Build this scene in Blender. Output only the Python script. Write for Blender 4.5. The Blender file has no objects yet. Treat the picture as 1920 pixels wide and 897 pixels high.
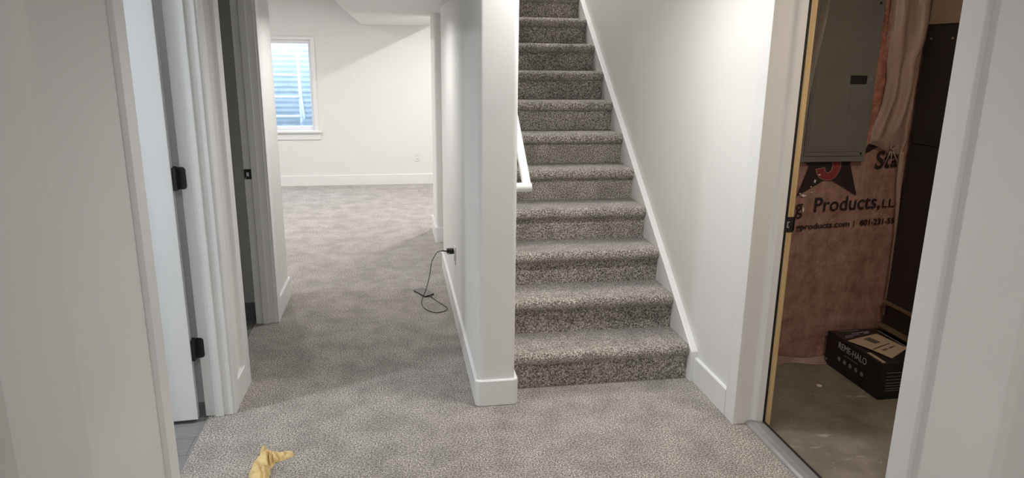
import bpy, bmesh, math, random
from mathutils import Vector, Matrix, noise as mnoise
random.seed(7)
scene = bpy.context.scene
col = scene.collection

# ------------------------------------------------------------------ camera
cd = bpy.data.cameras.new('camera'); cam = bpy.data.objects.new('camera', cd); col.objects.link(cam)
cd.sensor_width = 36.0; cd.sensor_fit = 'HORIZONTAL'; cd.lens = 24.9935
cd.clip_start = 0.02; cd.clip_end = 200
_r = [[0.986519, 0.030403, -0.160795], [-0.163247, 0.251236, -0.95406], [0.011391, 0.967448, 0.252813]]
cam.matrix_world = Matrix.Translation((0, 0, 1.65)) @ Matrix(_r).to_4x4()
scene.camera = cam

# ------------------------------------------------------------------ world, lights, exposure
scene.view_settings.view_transform = 'Standard'
scene.view_settings.look = 'None'
scene.view_settings.gamma = 1.0
scene.view_settings.use_curve_mapping = False
scene.view_settings.exposure = 0.0
w = bpy.data.worlds.new('World'); scene.world = w; w.use_nodes = True
bg = w.node_tree.nodes['Background']
bg.inputs[0].default_value = (0.55, 0.76, 1.0, 1); bg.inputs[1].default_value = 18.0


def lamp(name, loc, power, color, size=0.15, spread=180, tgt=None):
    d = bpy.data.lights.new(name, 'AREA'); d.shape = 'DISK'; d.size = size
    d.energy = power; d.color = color; d.spread = math.radians(spread)
    o = bpy.data.objects.new(name, d); col.objects.link(o); o.location = loc
    if tgt:
        o.rotation_euler = (Vector(tgt) - Vector(loc)).to_track_quat('-Z', 'Y').to_euler()
    return o


WARM = (1.0, 0.85, 0.68); NEUT = (1.0, 0.98, 0.95); COOL = (0.86, 0.93, 1.0)
lamp('ceiling_lamp_stair_foot', (0.80, 2.93, 2.385), 15, NEUT, 0.15, 148)
lamp('ceiling_lamp_landing', (0.10, -0.6, 2.385), 27, NEUT, 0.15)
lamp('hall_fill_light', (-0.20, 4.62, 1.955), 8, NEUT, 0.13, 160)  # added fill to brighten the mid-hall floor, no known fixture here
lamp('ceiling_lamp_far_right', (1.05, 7.7, 2.235), 36, NEUT, 0.08)
lamp('ceiling_lamp_far_left', (-1.25, 7.0, 2.235), 30, NEUT, 0.08)
lamp('ceiling_lamp_far_corner', (-3.0, 6.8, 2.235), 34, NEUT, 0.12)
lamp('ceiling_lamp_vinyl_room', (-2.35, 2.45, 2.36), 32, COOL, 0.15)
lamp('ceiling_lamp_utility', (2.15, 1.9, 2.30), 11.0, WARM, 0.12)
lamp('ceiling_lamp_upstairs', (1.0, 6.1, 4.8), 48, NEUT, 0.3)

# ------------------------------------------------------------------ materials


def nodes_of(name):
    m = bpy.data.materials.new(name); m.use_nodes = True
    nt = m.node_tree
    return m, nt, nt.nodes['Principled BSDF']


def coords(nt, scale=(1, 1, 1), kind='Object'):
    t = nt.nodes.new('ShaderNodeTexCoord'); mp = nt.nodes.new('ShaderNodeMapping')
    mp.inputs['Scale'].default_value = scale
    nt.links.new(t.outputs[kind], mp.inputs['Vector'])
    return mp.outputs['Vector']


def noise_n(nt, vec, scale, detail=2.0, rough=0.5):
    n = nt.nodes.new('ShaderNodeTexNoise')
    n.inputs['Scale'].default_value = scale; n.inputs['Detail'].default_value = detail
    n.inputs['Roughness'].default_value = rough
    nt.links.new(vec, n.inputs['Vector'])
    return n


def ramp(nt, src, stops):
    r = nt.nodes.new('ShaderNodeValToRGB')
    while len(r.color_ramp.elements) < len(stops):
        r.color_ramp.elements.new(0.5)
    for e, (p, c) in zip(r.color_ramp.elements, stops):
        e.position = p; e.color = (c[0], c[1], c[2], 1)
    nt.links.new(src, r.inputs['Fac'])
    return r.outputs['Color']


def mulc(nt, a, b, fac=1.0, mode='MULTIPLY'):
    m = nt.nodes.new('ShaderNodeMix'); m.data_type = 'RGBA'; m.blend_type = mode
    m.inputs['Factor'].default_value = fac
    nt.links.new(a, m.inputs[6]); nt.links.new(b, m.inputs[7])
    return m.outputs[2]


def bump(nt, bsdf, h, strength, dist):
    b = nt.nodes.new('ShaderNodeBump'); b.inputs['Strength'].default_value = strength
    b.inputs['Distance'].default_value = dist
    nt.links.new(h, b.inputs['Height']); nt.links.new(b.outputs['Normal'], bsdf.inputs['Normal'])


def simple(name, color, rough=0.5, metal=0.0, var=0.06, vscale=8.0, bstr=0.0, bscale=200.0, spec=0.5, bdist=0.001):
    m, nt, b = nodes_of(name)
    v = coords(nt)
    n = noise_n(nt, v, vscale, 3)
    lo = [max(0, c * (1 - var)) for c in color]; hi = [min(1, c * (1 + var)) for c in color]
    nt.links.new(ramp(nt, n.outputs['Fac'], [(0.3, lo), (0.7, hi)]), b.inputs['Base Color'])
    b.inputs['Roughness'].default_value = rough; b.inputs['Metallic'].default_value = metal
    b.inputs['Specular IOR Level'].default_value = spec
    if bstr:
        n2 = noise_n(nt, v, bscale, 2)
        bump(nt, b, n2.outputs['Fac'], bstr, bdist)
    return m


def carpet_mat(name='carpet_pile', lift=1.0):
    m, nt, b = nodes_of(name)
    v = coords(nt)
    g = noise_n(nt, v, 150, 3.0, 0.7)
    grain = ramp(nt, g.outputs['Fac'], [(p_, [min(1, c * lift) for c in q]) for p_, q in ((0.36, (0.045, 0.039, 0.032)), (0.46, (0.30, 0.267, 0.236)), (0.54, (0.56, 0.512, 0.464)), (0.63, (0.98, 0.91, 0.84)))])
    p = noise_n(nt, v, 6.5, 3.0, 0.6)
    p.inputs['Distortion'].default_value = 0.15
    patch = ramp(nt, p.outputs['Fac'], [(0.36, (0.72, 0.715, 0.71)), (0.52, (0.88, 0.88, 0.88)), (0.66, (1.0, 1.0, 1.0))])
    nt.links.new(mulc(nt, grain, patch), b.inputs['Base Color'])
    b.inputs['Roughness'].default_value = 1.0; b.inputs['Specular IOR Level'].default_value = 0.05
    b.inputs['Sheen Weight'].default_value = 0.35; b.inputs['Sheen Roughness'].default_value = 0.5
    bump(nt, b, g.outputs['Fac'], 0.85, 0.010)
    return m


def plank_mat():
    m, nt, b = nodes_of('grey_vinyl_plank')
    v = coords(nt)
    br = nt.nodes.new('ShaderNodeTexBrick'); nt.links.new(v, br.inputs['Vector'])
    br.inputs['Color1'].default_value = (0.30, 0.295, 0.295, 1); br.inputs['Color2'].default_value = (0.25, 0.245, 0.245, 1)
    br.inputs['Mortar'].default_value = (0.10, 0.10, 0.10, 1)
    br.inputs['Scale'].default_value = 1.0; br.inputs['Mortar Size'].default_value = 0.0015
    br.inputs['Brick Width'].default_value = 0.9; br.inputs['Row Height'].default_value = 0.15
    v2 = coords(nt, (3, 60, 10))
    n = noise_n(nt, v2, 2.0, 4)
    nt.links.new(mulc(nt, br.outputs['Color'], ramp(nt, n.outputs['Fac'], [(0.3, (0.7, 0.7, 0.7)), (0.7, (1, 1, 1))])), b.inputs['Base Color'])
    b.inputs['Roughness'].default_value = 0.45
    return m


def concrete_mat():
    m, nt, b = nodes_of('bare_concrete')
    v = coords(nt)
    n = noise_n(nt, v, 5, 6, 0.65)
    base = ramp(nt, n.outputs['Fac'], [(0.3, (0.15, 0.125, 0.10)), (0.55, (0.22, 0.19, 0.155)), (0.75, (0.30, 0.265, 0.22))])
    v2 = coords(nt, (1.2, 5, 1)); n2 = noise_n(nt, v2, 3.0, 5, 0.7)
    sc = ramp(nt, n2.outputs['Fac'], [(0.60, (0, 0, 0)), (0.72, (0.26, 0.24, 0.21))])
    n3 = noise_n(nt, v, 60, 2)
    sp = ramp(nt, n3.outputs['Fac'], [(0.70, (0, 0, 0)), (0.76, (0.22, 0.20, 0.18))])
    nt.links.new(mulc(nt, mulc(nt, base, sc, 1, 'ADD'), sp, 1, 'ADD'), b.inputs['Base Color'])
    b.inputs['Roughness'].default_value = 0.75
    bump(nt, b, n.outputs['Fac'], 0.3, 0.004)
    return m


def insulation_mat():
    m, nt, b = nodes_of('pink_faced_insulation')
    v = coords(nt)
    n = noise_n(nt, v, 11, 6, 0.7)
    c = ramp(nt, n.outputs['Fac'], [(0.32, (0.23, 0.115, 0.09)), (0.52, (0.36, 0.20, 0.16)), (0.72, (0.47, 0.29, 0.24))])
    v2 = coords(nt, (40, 40, 6)); n2 = noise_n(nt, v2, 1.5, 3)
    nt.links.new(mulc(nt, c, ramp(nt, n2.outputs['Fac'], [(0.3, (0.85, 0.84, 0.83)), (0.7, (1, 1, 1))])), b.inputs['Base Color'])
    b.inputs['Roughness'].default_value = 0.38; b.inputs['Specular IOR Level'].default_value = 0.35
    n3 = noise_n(nt, v, 16, 4, 0.6); bump(nt, b, n3.outputs['Fac'], 0.5, 0.02)
    return m


def fibre_mat():
    m, nt, b = nodes_of('fibreglass_batt')
    v = coords(nt)
    n = noise_n(nt, v, 30, 6, 0.7)
    nt.links.new(ramp(nt, n.outputs['Fac'], [(0.3, (0.20, 0.07, 0.045)), (0.55, (0.42, 0.17, 0.115)), (0.75, (0.60, 0.33, 0.25))]), b.inputs['Base Color'])
    b.inputs['Roughness'].default_value = 1.0
    bump(nt, b, n.outputs['Fac'], 0.9, 0.02)
    return m


def film_mat(name, color, alpha):
    m, nt, b = nodes_of(name)
    v = coords(nt, (14, 14, 2.5)); n = noise_n(nt, v, 1.0, 4)
    nt.links.new(ramp(nt, n.outputs['Fac'], [(0.3, [c * 0.75 for c in color]), (0.7, color)]), b.inputs['Base Color'])
    b.inputs['Roughness'].default_value = 0.3; b.inputs['Alpha'].default_value = alpha
    n2 = noise_n(nt, v, 2.0, 3); bump(nt, b, n2.outputs['Fac'], 0.4, 0.01)
    return m


def wood_mat():
    m, nt, b = nodes_of('raw_pine')
    v = coords(nt, (60, 60, 1.6)); n = noise_n(nt, v, 1.2, 4, 0.6)
    nt.links.new(ramp(nt, n.outputs['Fac'], [(0.3, (0.50, 0.33, 0.15)), (0.55, (0.68, 0.49, 0.25)), (0.75, (0.76, 0.58, 0.33))]), b.inputs['Base Color'])
    b.inputs['Roughness'].default_value = 0.6
    return m


def cloth_mat():
    m, nt, b = nodes_of('yellow_chamois')
    v = coords(nt); n = noise_n(nt, v, 40, 4)
    nt.links.new(ramp(nt, n.outputs['Fac'], [(0.3, (0.70, 0.51, 0.23)), (0.7, (0.80, 0.62, 0.33))]), b.inputs['Base Color'])
    b.inputs['Roughness'].default_value = 0.95; b.inputs['Specular IOR Level'].default_value = 0.1
    n2 = noise_n(nt, v, 500, 2); bump(nt, b, n2.outputs['Fac'], 0.3, 0.001)
    return m


def glass_mat():
    m, nt, b = nodes_of('window_glass')
    out = nt.nodes['Material Output']
    tr = nt.nodes.new('ShaderNodeBsdfTransparent'); tr.inputs[0].default_value = (0.96, 0.98, 1, 1)
    gl = nt.nodes.new('ShaderNodeBsdfGlossy'); gl.inputs['Roughness'].default_value = 0.02
    mx = nt.nodes.new('ShaderNodeMixShader'); mx.inputs[0].default_value = 0.05
    nt.links.new(tr.outputs[0], mx.inputs[1]); nt.links.new(gl.outputs[0], mx.inputs[2]); nt.links.new(mx.outputs[0], out.inputs[0])
    return m


M = dict(
    wall=simple('wall_paint', (0.80, 0.795, 0.78), 0.75, var=0.012, vscale=3, bstr=0.10, bscale=120, spec=0.3),
    ceil=simple('ceiling_paint', (0.80, 0.795, 0.785), 0.85, var=0.01, vscale=3, spec=0.2),
    trim=simple('trim_enamel', (0.83, 0.83, 0.825), 0.35, var=0.01, vscale=5, bstr=0.04, bscale=80),
    door=simple('door_enamel', (0.83, 0.835, 0.84), 0.4, var=0.01, vscale=5),
    black=simple('matte_black_metal', (0.012, 0.012, 0.012), 0.4, var=0.2, vscale=60),
    rubber=simple('black_rubber', (0.012, 0.010, 0.009), 0.7, var=0.1),
    steel=simple('bright_steel', (0.7, 0.7, 0.7), 0.3, 0.9, var=0.05),
    galv=simple('galvanised_steel', (0.52, 0.56, 0.60), 0.55, 0.1, var=0.10, vscale=9),
    ladder=simple('ladder_steel', (0.86, 0.87, 0.88), 0.5, 0.0, var=0.03),
    vinyl=simple('window_vinyl', (0.82, 0.82, 0.83), 0.4, var=0.01),
    thresh=simple('threshold_grey', (0.36, 0.36, 0.37), 0.35, 0.3, var=0.06, vscale=30),
    panel=simple('panel_grey_enamel', (0.165, 0.155, 0.13), 0.42, 0.1, var=0.05, vscale=6, bstr=0.15, bscale=400),
    dark=simple('dark_sheet_metal', (0.045, 0.037, 0.033), 0.45, 0.3, var=0.10, vscale=4),
    tan=simple('tan_plenum', (0.40, 0.30, 0.22), 0.6, var=0.08, vscale=6),
    rust=simple('dull_brass_edge', (0.30, 0.22, 0.14), 0.45, 0.5, var=0.2, vscale=20),
    print_dark=simple('print_ink_dark', (0.022, 0.012, 0.011), 0.5, var=0.1),
    print_red=simple('print_ink_red', (0.22, 0.030, 0.028), 0.5, var=0.15, vscale=40),
    print_pale=simple('print_ink_pale', (0.32, 0.17, 0.15), 0.5, var=0.1),
    speck=simple('pale_torn_paper', (0.75, 0.66, 0.60), 0.6, var=0.05),
    carton=simple('black_carton', (0.012, 0.011, 0.012), 0.4, var=0.2, vscale=15),
    carton_top=simple('black_carton_lid', (0.030, 0.024, 0.021), 0.42, var=0.4, vscale=25),
    ink=simple('white_print', (0.62, 0.62, 0.62), 0.5, var=0.05),
    inkblue=simple('pale_blue_print', (0.30, 0.31, 0.40), 0.5, var=0.3, vscale=120),
    paper=simple('kraft_paper', (0.55, 0.42, 0.29), 0.7, var=0.06, vscale=20),
    paperink=simple('paper_picture_ink', (0.12, 0.105, 0.085), 0.7, var=0.2, vscale=90),
    paperinkb=simple('paper_line_ink', (0.05, 0.04, 0.03), 0.7, var=0.2),
    phone=simple('phone_glass', (0.05, 0.05, 0.055), 0.12, var=0.05),
    cable=simple('black_cable', (0.010, 0.010, 0.010), 0.5, var=0.1),
    plastic=simple('white_plastic', (0.80, 0.80, 0.79), 0.35, var=0.01),
    gravel=simple('gravel', (0.45, 0.44, 0.43), 0.9, var=0.3, vscale=40),
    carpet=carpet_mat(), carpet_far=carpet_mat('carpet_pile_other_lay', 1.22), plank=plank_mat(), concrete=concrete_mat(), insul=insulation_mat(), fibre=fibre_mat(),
    film=film_mat('pink_poly_film', (0.50, 0.34, 0.28), 0.72), filmclear=film_mat('clear_poly_film', (0.42, 0.34, 0.27), 0.42),
    wood=wood_mat(), cloth=cloth_mat(), glass=glass_mat(),
)

# ------------------------------------------------------------------ mesh helpers


class MB:
    def __init__(self, warp=None):
        self.v = []; self.f = []; self.warp = warp

    def add(self, vs, fs):
        n = len(self.v); self.v += [tuple(p) for p in vs]; self.f += [tuple(i + n for i in q) for q in fs]
        return self

    def box(self, x0, x1, y0, y1, z0, z1):
        vs = [(x, y, z) for z in (z0, z1) for y in (y0, y1) for x in (x0, x1)]
        return self.add(vs, [(0, 2, 3, 1), (4, 5, 7, 6), (0, 1, 5, 4), (1, 3, 7, 5), (3, 2, 6, 7), (2, 0, 4, 6)])

    def prism(self, pts, axis, a, b):
        """pts: 2D polygon; axis 'x' -> (y,z), 'y' -> (x,z), 'z' -> (x,y); extruded a..b"""
        def P(p, t):
            return {'x': (t, p[0], p[1]), 'y': (p[0], t, p[1]), 'z': (p[0], p[1], t)}[axis]
        n = len(pts)
        vs = [P(p, a) for p in pts] + [P(p, b) for p in pts]
        fs = [tuple(range(n))[::-1], tuple(range(n, 2 * n))] + [(i, (i + 1) % n, n + (i + 1) % n, n + i) for i in range(n)]
        return self.add(vs, fs)

    def hexa(self, b, t):
        """b: 4 base corners, t: 4 top corners (3D)"""
        return self.add(list(b) + list(t), [(3, 2, 1, 0), (4, 5, 6, 7), (0, 1, 5, 4), (1, 2, 6, 5), (2, 3, 7, 6), (3, 0, 4, 7)])

    def tube(self, path, r, n=10, caps=True):
        path = [Vector(p) for p in path]
        rings = []; up = None
        for i, p in enumerate(path):
            d = (path[min(i + 1, len(path) - 1)] - path[max(i - 1, 0)]).normalized()
            if up is None:
                up = Vector((0, 0, 1)) if abs(d.z) < 0.9 else Vector((1, 0, 0))
            s = d.cross(up).normalized(); up = s.cross(d).normalized()
            rr = r[i] if isinstance(r, (list, tuple)) else r
            rings.append([p + s * math.cos(2 * math.pi * k / n) * rr + up * math.sin(2 * math.pi * k / n) * rr for k in range(n)])
        vs = [q for ring in rings for q in ring]
        fs = [(i * n + k, i * n + (k + 1) % n, (i + 1) * n + (k + 1) % n, (i + 1) * n + k) for i in range(len(path) - 1) for k in range(n)]
        if caps:
            fs += [tuple(range(n))[::-1], tuple(range((len(path) - 1) * n, len(path) * n))]
        return self.add(vs, fs)

    def disc(self, c, ax, r, t, n=20):
        c = Vector(c); ax = Vector(ax).normalized()
        return self.tube([c, c + ax * t], r, n)

    def grid(self, P, nu, nv):
        vs = [P(i / nu, j / nv) for j in range(nv + 1) for i in range(nu + 1)]
        fs = [(j * (nu + 1) + i, j * (nu + 1) + i + 1, (j + 1) * (nu + 1) + i + 1, (j + 1) * (nu + 1) + i) for j in range(nv) for i in range(nu)]
        return self.add(vs, fs)

    def build(self, name, mat, parent=None, bevel=0.0, seg=2, smooth=False, solid=0.0, sub=0):
        off = Vector((0, 0, 0))
        if parent is not None:
            off = parent.matrix_world.translation if parent.parent is None else Vector(parent['_w'])
        vs = [Vector(p) for p in self.v]
        if self.warp:
            vs = [self.warp(p) for p in vs]
        me = bpy.data.meshes.new(name)
        me.from_pydata([tuple(p - off) for p in vs], [], self.f)
        bm = bmesh.new(); bm.from_mesh(me); bmesh.ops.recalc_face_normals(bm, faces=bm.faces); bm.to_mesh(me); bm.free()
        me.materials.append(mat)
        if smooth:
            for p in me.polygons:
                p.use_smooth = True
        o = bpy.data.objects.new(name, me); col.objects.link(o)
        if parent is not None:
            o.parent = parent
        if bevel:
            b = o.modifiers.new('bevel', 'BEVEL'); b.width = bevel; b.segments = seg; b.limit_method = 'ANGLE'; b.angle_limit = math.radians(40)
        if solid:
            s = o.modifiers.new('solidify', 'SOLIDIFY'); s.thickness = solid; s.offset = 0
        if sub:
            s = o.modifiers.new('subsurf', 'SUBSURF'); s.levels = sub; s.render_levels = sub
        return o


def thing(name, loc, label, cat, group=None):
    o = bpy.data.objects.new(name, None); col.objects.link(o); o.location = loc; o.empty_display_size = 0.1
    o.matrix_world = Matrix.Translation(loc)
    return tag(o, label, cat, group)


def tag(o, label, cat, group=None, kind=None):
    o['label'] = label; o['category'] = cat
    if group: o['group'] = group
    if kind: o['kind'] = kind
    return o


def struct(o, label=None, cat=None):
    o['kind'] = 'structure'
    if label: o['label'] = label
    if cat: o['category'] = cat
    return o


def frame(name, loc, label, cat):
    o = thing(name, loc, label, cat); o['kind'] = 'structure'; return o


def sub(o, parent):
    """mark a part so that sub-parts built under it stay in world coordinates"""
    base = parent.matrix_world.translation
    o['_w'] = (base.x, base.y, base.z)
    return o


def text(name, s, parent, origin, ux, uz, width, height, mat, shear=0.0, fatten=0.0):
    """printed lettering: lower-left at origin, reading direction ux, up uz"""
    c = bpy.data.curves.new(name, 'FONT'); c.body = s; c.extrude = 0.0003; c.shear = shear; c.offset = fatten
    c.size = 0.1; c.resolution_u = 3
    tmp = bpy.data.objects.new(name, c); col.objects.link(tmp)
    bpy.context.view_layer.update()
    me = bpy.data.meshes.new_from_object(tmp.evaluated_get(bpy.context.evaluated_depsgraph_get()))
    bpy.data.objects.remove(tmp)
    xs = [v.co.x for v in me.vertices]; ys = [v.co.y for v in me.vertices]
    x0, x1 = min(xs), max(xs); y0, y1 = min(ys), max(ys)
    ux = Vector(ux).normalized(); uz = Vector(uz).normalized(); nn = ux.cross(uz)
    base = parent.matrix_world.translation
    for v in me.vertices:
        p = Vector(origin) + ux * ((v.co.x - x0) / (x1 - x0) * width) + uz * ((v.co.y - y0) / (y1 - y0) * height) + nn * v.co.z
        v.co = p - base
    me.materials.clear(); me.materials.append(mat)
    o = bpy.data.objects.new(name, me); col.objects.link(o); o.parent = parent
    return o


def lean(p):          # the left wall runs very slightly off square beyond the first door
    return Vector((p.x + max(0.0, p.y - 3.18) * 0.020, p.y, p.z))


def rounded_end(x0, x1, yf, yb, r, left=True, right=True, n=6):
    """plan outline of a wall end facing -Y with bullnose corners"""
    pts = []
    if left:
        pts += [(x0 + r - r * math.cos(a), yf + r - r * math.sin(a)) for a in [math.pi / 2 * k / n for k in range(n + 1)]]
    else:
        pts += [(x0, yf)]
    if right:
        pts += [(x1 - r + r * math.sin(a), yf + r - r * math.cos(a)) for a in [math.pi / 2 * k / n for k in range(n + 1)]]
    else:
        pts += [(x1, yf)]
    return pts + [(x1, yb), (x0, yb)]


# ================================================================== STRUCTURE
CZ = 2.40            # landing ceiling
DH = 2.05            # door opening height
XR = 1.523           # right wall plane
XL = -0.780          # left wall plane

# floors
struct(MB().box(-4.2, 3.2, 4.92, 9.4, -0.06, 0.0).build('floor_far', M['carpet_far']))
struct(MB().box(-0.883, XR + 0.10, -2.2, 4.92, -0.06, 0.0)
       .box(-2.0, -0.883, -2.2, 1.74, -0.06, 0.0).box(XR + 0.1, 2.2, -2.2, 1.40, -0.06, 0.0).build('floor', M['carpet']))
f2 = struct(MB().box(-3.06, -0.883, 1.74, 4.85, -0.06, -0.006).build('floor_vinyl', M['plank']))
struct(MB().box(-0.935, -0.884, 2.33, 3.19, -0.02, -0.0045).box(-0.935, -0.884, 3.52, 4.36, -0.02, -0.0045).build('trim_1', M['plank']))
struct(MB().box(1.655, 4.2, 1.0, 3.6, -0.08, -0.02).build('floor_concrete', M['concrete']))

# left wall with two doorways, bullnose corners at both ends
lw = MB(lean)
pl = [(-0.96, 1.76)] + [(XL - 0.022 + 0.022 * math.sin(a), 1.782 - 0.022 * math.cos(a)) for a in [math.pi / 2 * k / 6 for k in range(7)]] + [(XL, 2.318), (-0.895, 2.318), (-0.895, 1.86), (-0.96, 1.86)]
lw.prism(pl, 'z', -0.06, 2.7)
lw.box(-0.895, XL, 2.318, 3.20, DH, 2.7)
lw.box(-0.895, XL, 3.20, 3.505, -0.06, 2.7)
lw.box(-0.895, XL, 3.505, 4.37, DH, 2.7)
pe = [(-0.895, 4.37), (XL, 4.37)] + [(XL - 0.022 + 0.022 * math.cos(a), 4.868 + 0.022 * math.sin(a)) for a in [math.pi / 2 * k / 6 for k in range(7)]] + [(-4.1, 4.89), (-4.1, 4.78), (-0.895, 4.78)]
lw.prism(pe, 'z', -0.06, 2.7)
struct(lw.build('wall_left', M['wall']))
# near recess on the left and the room behind the camera
struct(MB().box(-1.10, -0.955, -2.2, 1.80, 0, 2.7).build('wall_near_left', M['wall']))
struct(MB().box(-1.1, 2.2, -2.3, -2.2, 0, 2.7).build('wall_behind', M['wall']))
# rooms behind the left doors
struct(MB().box(-3.1, -3.0, 1.7, 4.9, 0, 2.7).box(-3.1, -0.96, 1.70, 1.80, 0, 2.7).box(-3.05, -0.86, 3.34, 3.42, -0.05, 2.7).build('wall_side_rooms', M['wall']))

# dividing wall beside the stairs (bullnose end post)
dv = MB()
dv.prism(rounded_end(0.367, 0.545, 3.103, 5.42, 0.022), 'z', 0, 5.0)
dv.box(0.45, 0.545, 5.42, 6.2, 0, 5.0)
struct(dv.build('wall_center', M['wall']))
st = MB()
st.prism(rounded_end(0.362, 1.50, 6.205, 6.70, 0.022, right=False), 'z', 0, 2.62)
struct(st.build('wall_stub', M['wall']))

# right wall with the utility-room doorway
rw = MB()
pn = [(XR + 0.022 - 0.022 * math.sin(a), 1.41 + 0.022 - 0.022 * math.cos(a)) for a in [math.pi / 2 * k / 6 for k in range(7)]]
rw.prism([(1.95, 1.41)] + pn + [(XR, 1.752), (1.69, 1.752), (1.69, 1.53), (1.95, 1.53)], 'z', -0.05, 2.7)
rw.box(XR, 1.69, 1.752, 2.775, DH, 2.7)
rw.box(XR, 1.69, 2.775, 8.2, -0.05, 5.0)
struct(rw.build('wall_right', M['wall']))
struct(MB().box(1.95, 2.1, -2.2, 1.53, 0, 2.7).build('wall_near_right', M['wall']))
# far room
fw = MB()
WX0, WX1, WZ0, WZ1 = -1.93, -0.945, 0.70, 1.785
fw.box(-4.2, WX0, 9.184, 9.42, -0.4, 2.9).box(WX1, 3.2, 9.184, 9.42, -0.4, 2.9).box(WX0, WX1, 9.184, 9.42, -0.4, WZ0).box(WX0, WX1, 9.184, 9.42, WZ1, 2.9)
struct(fw.build('wall_back', M['wall']))
struct(MB().box(-4.2, -4.1, 4.78, 9.3, 0, 2.7).box(3.1, 3.2, 6.6, 9.3, 0, 2.7).box(1.49, 3.2, 6.6, 6.7, 0, 2.62).build('wall_far_sides', M['wall']))
# stairwell upper enclosure
struct(MB().box(0.45, 1.69, 8.1, 8.2, 2.62, 5.0).box(0.30, 1.69, 3.20, 3.30, 2.42, 5.0).box(0.36, 0.55, 5.4, 8.2, 2.68, 5.0).build('wall_stairwell', M['wall']))
# utility room
struct(MB().box(1.69, 4.2, 3.47, 3.6, -0.05, 2.7).box(4.1, 4.2, 1.0, 3.5, -0.05, 2.7).box(1.69, 4.2, 0.95, 1.05, -0.05, 2.7).box(1.66, 1.70, 1.0, 1.5, -.05, 2.7).build('wall_utility', M['wall']))

# ceilings
struct(MB().box(-1.1, 2.1, -2.3, 3.30, CZ, CZ + .1).box(-3.1, -0.78, 1.7, 4.9, CZ, CZ + .1).box(-0.9, 0.46, 3.30, 4.86, CZ - 0.0, CZ + .1).build('ceiling', M['ceil']))
struct(MB().box(-4.2, 0.50, 4.84, 9.3, 2.25, 2.45).box(0.5, 3.2, 6.2, 9.3, 2.25, 2.45).build('ceiling_far', M['ceil']))
struct(MB().box(0.36, 1.69, 3.2, 8.2, 5.0, 5.1).build('ceiling_stairwell', M['ceil']))
struct(MB().box(1.60, 4.2, 0.95, 3.6, CZ, CZ + .1).build('ceiling_utility', M['ceil']))
struct(MB().box(-0.347, 0.495, 3.9, 9.20, 1.968, 2.42).build('ceiling_soffit', M['ceil'], bevel=0.004))

# baseboards


def base_y(mb, xf, y0, y1, xw, h=0.133):
    """baseboard running along Y: front face at xf, wall face xw"""
    s = 1 if xf > xw else -1
    mb.prism([(xw, 0), (xf, 0), (xf, h - 0.004), (xf - s * 0.004, h), (xw, h)], 'y', y0, y1)


def base_x(mb, yf, x0, x1, yw, h=0.133):
    s = 1 if yf > yw else -1
    mb.prism([(yw, 0), (yf, 0), (yf, h - 0.004), (yf - s * 0.004, h), (yw, h)], 'x', x0, x1)


bl = MB(lean)
base_y(bl, -0.765, 3.273, 3.434, -0.785)
base_y(bl, -0.765, 4.441, 4.868, -0.785)
bl.prism([(-0.785, 4.868), (-0.765, 4.868), (-0.772, 4.893), (-0.797, 4.905), (-4.1, 4.905), (-4.1, 4.885), (-0.79, 4.885)], 'z', 0, 0.133)
struct(bl.build('baseboard_left', M['trim']))
br_ = MB()
base_y(br_, 1.508, 2.846, 3.206, 1.530)
struct(br_.build('baseboard_right', M['trim']))
bc = MB()
r = 0.016
pc = [(0.352, 5.42), (0.352, 3.105), (0.369, 3.088), (0.543, 3.088), (0.560, 3.105), (0.560, 3.235), (0.54, 3.235), (0.54, 3.11), (0.37, 3.11), (0.37, 5.42)]
bc.prism(pc, 'z', 0, 0.133)
struct(bc.build('baseboard_center', M['trim'], bevel=0.004, seg=1))
bs = MB()
bs.prism([(0.347, 6.72), (0.347, 6.206), (0.362, 6.19), (1.5, 6.19), (1.5, 6.22), (0.38, 6.22), (0.38, 6.72)], 'z', 0, 0.133)
struct(bs.build('baseboard_stub', M['trim']))
bb = MB(); base_x(bb, 9.169, -4.1, 3.1, 9.19, 0.128)
struct(bb.build('baseboard_back', M['trim']))


# ================================================================== DOORS
def casing(mb, xw, xf, y_in, y_out, z1=DH + 0.10):
    mb.box(min(xw, xf), max(xw, xf), min(y_in, y_out), max(y_in, y_out), 0, z1)


def door_frame(nm, loc, label, y0, y1, warp):
    """left-wall doorway: clear opening y0..y1, room side x -0.897, hall side -0.780"""
    d = frame(nm, loc, label, 'doorway')
    c = MB(warp)
    c.box(-0.785, -0.762, y0 - 0.091, y0 - 0.006, 0, DH + 0.085).box(-0.785, -0.762, y1 + 0.006, y1 + 0.091, 0, DH + 0.085)
    c.box(-0.785, -0.762, y0 - 0.006, y1 + 0.006, DH, DH + 0.085)
    c.build('casing', M['trim'], d, bevel=0.0025)
    j = MB(warp)
    for (ya, yb, s) in ((y0 - 0.019, y0, 1), (y1, y1 + 0.019, -1)):
        j.box(-0.897, -0.775, ya, yb, 0, DH)
        yy = yb if s > 0 else ya
        j.box(-0.853, -0.815, min(yy, yy + s * 0.012), max(yy, yy + s * 0.012), 0, DH)
    j.box(-0.897, -0.775, y0, y1, DH - 0.019, DH)
    j.build('jamb', M['trim'], d, bevel=0.002)
    return d


d1 = door_frame('door_1', (-0.84, 2.76, 0), 'white door standing open at near left with black hinges', 2.337, 3.180, None)
# slab: open about 88 degrees into the room, hinge edge next to the far jamb
slab = MB()


def slabpt(u, t, z):   # u from hinge edge leftwards, t thickness towards the camera
    a = math.radians(3.0)
    ux = Vector((-math.cos(a), -math.sin(a), 0)); ut = Vector((math.sin(a), -math.cos(a), 0))
    return Vector((-0.921, 3.165, 0)) + ux * u + ut * t + Vector((0, 0, z))


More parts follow.
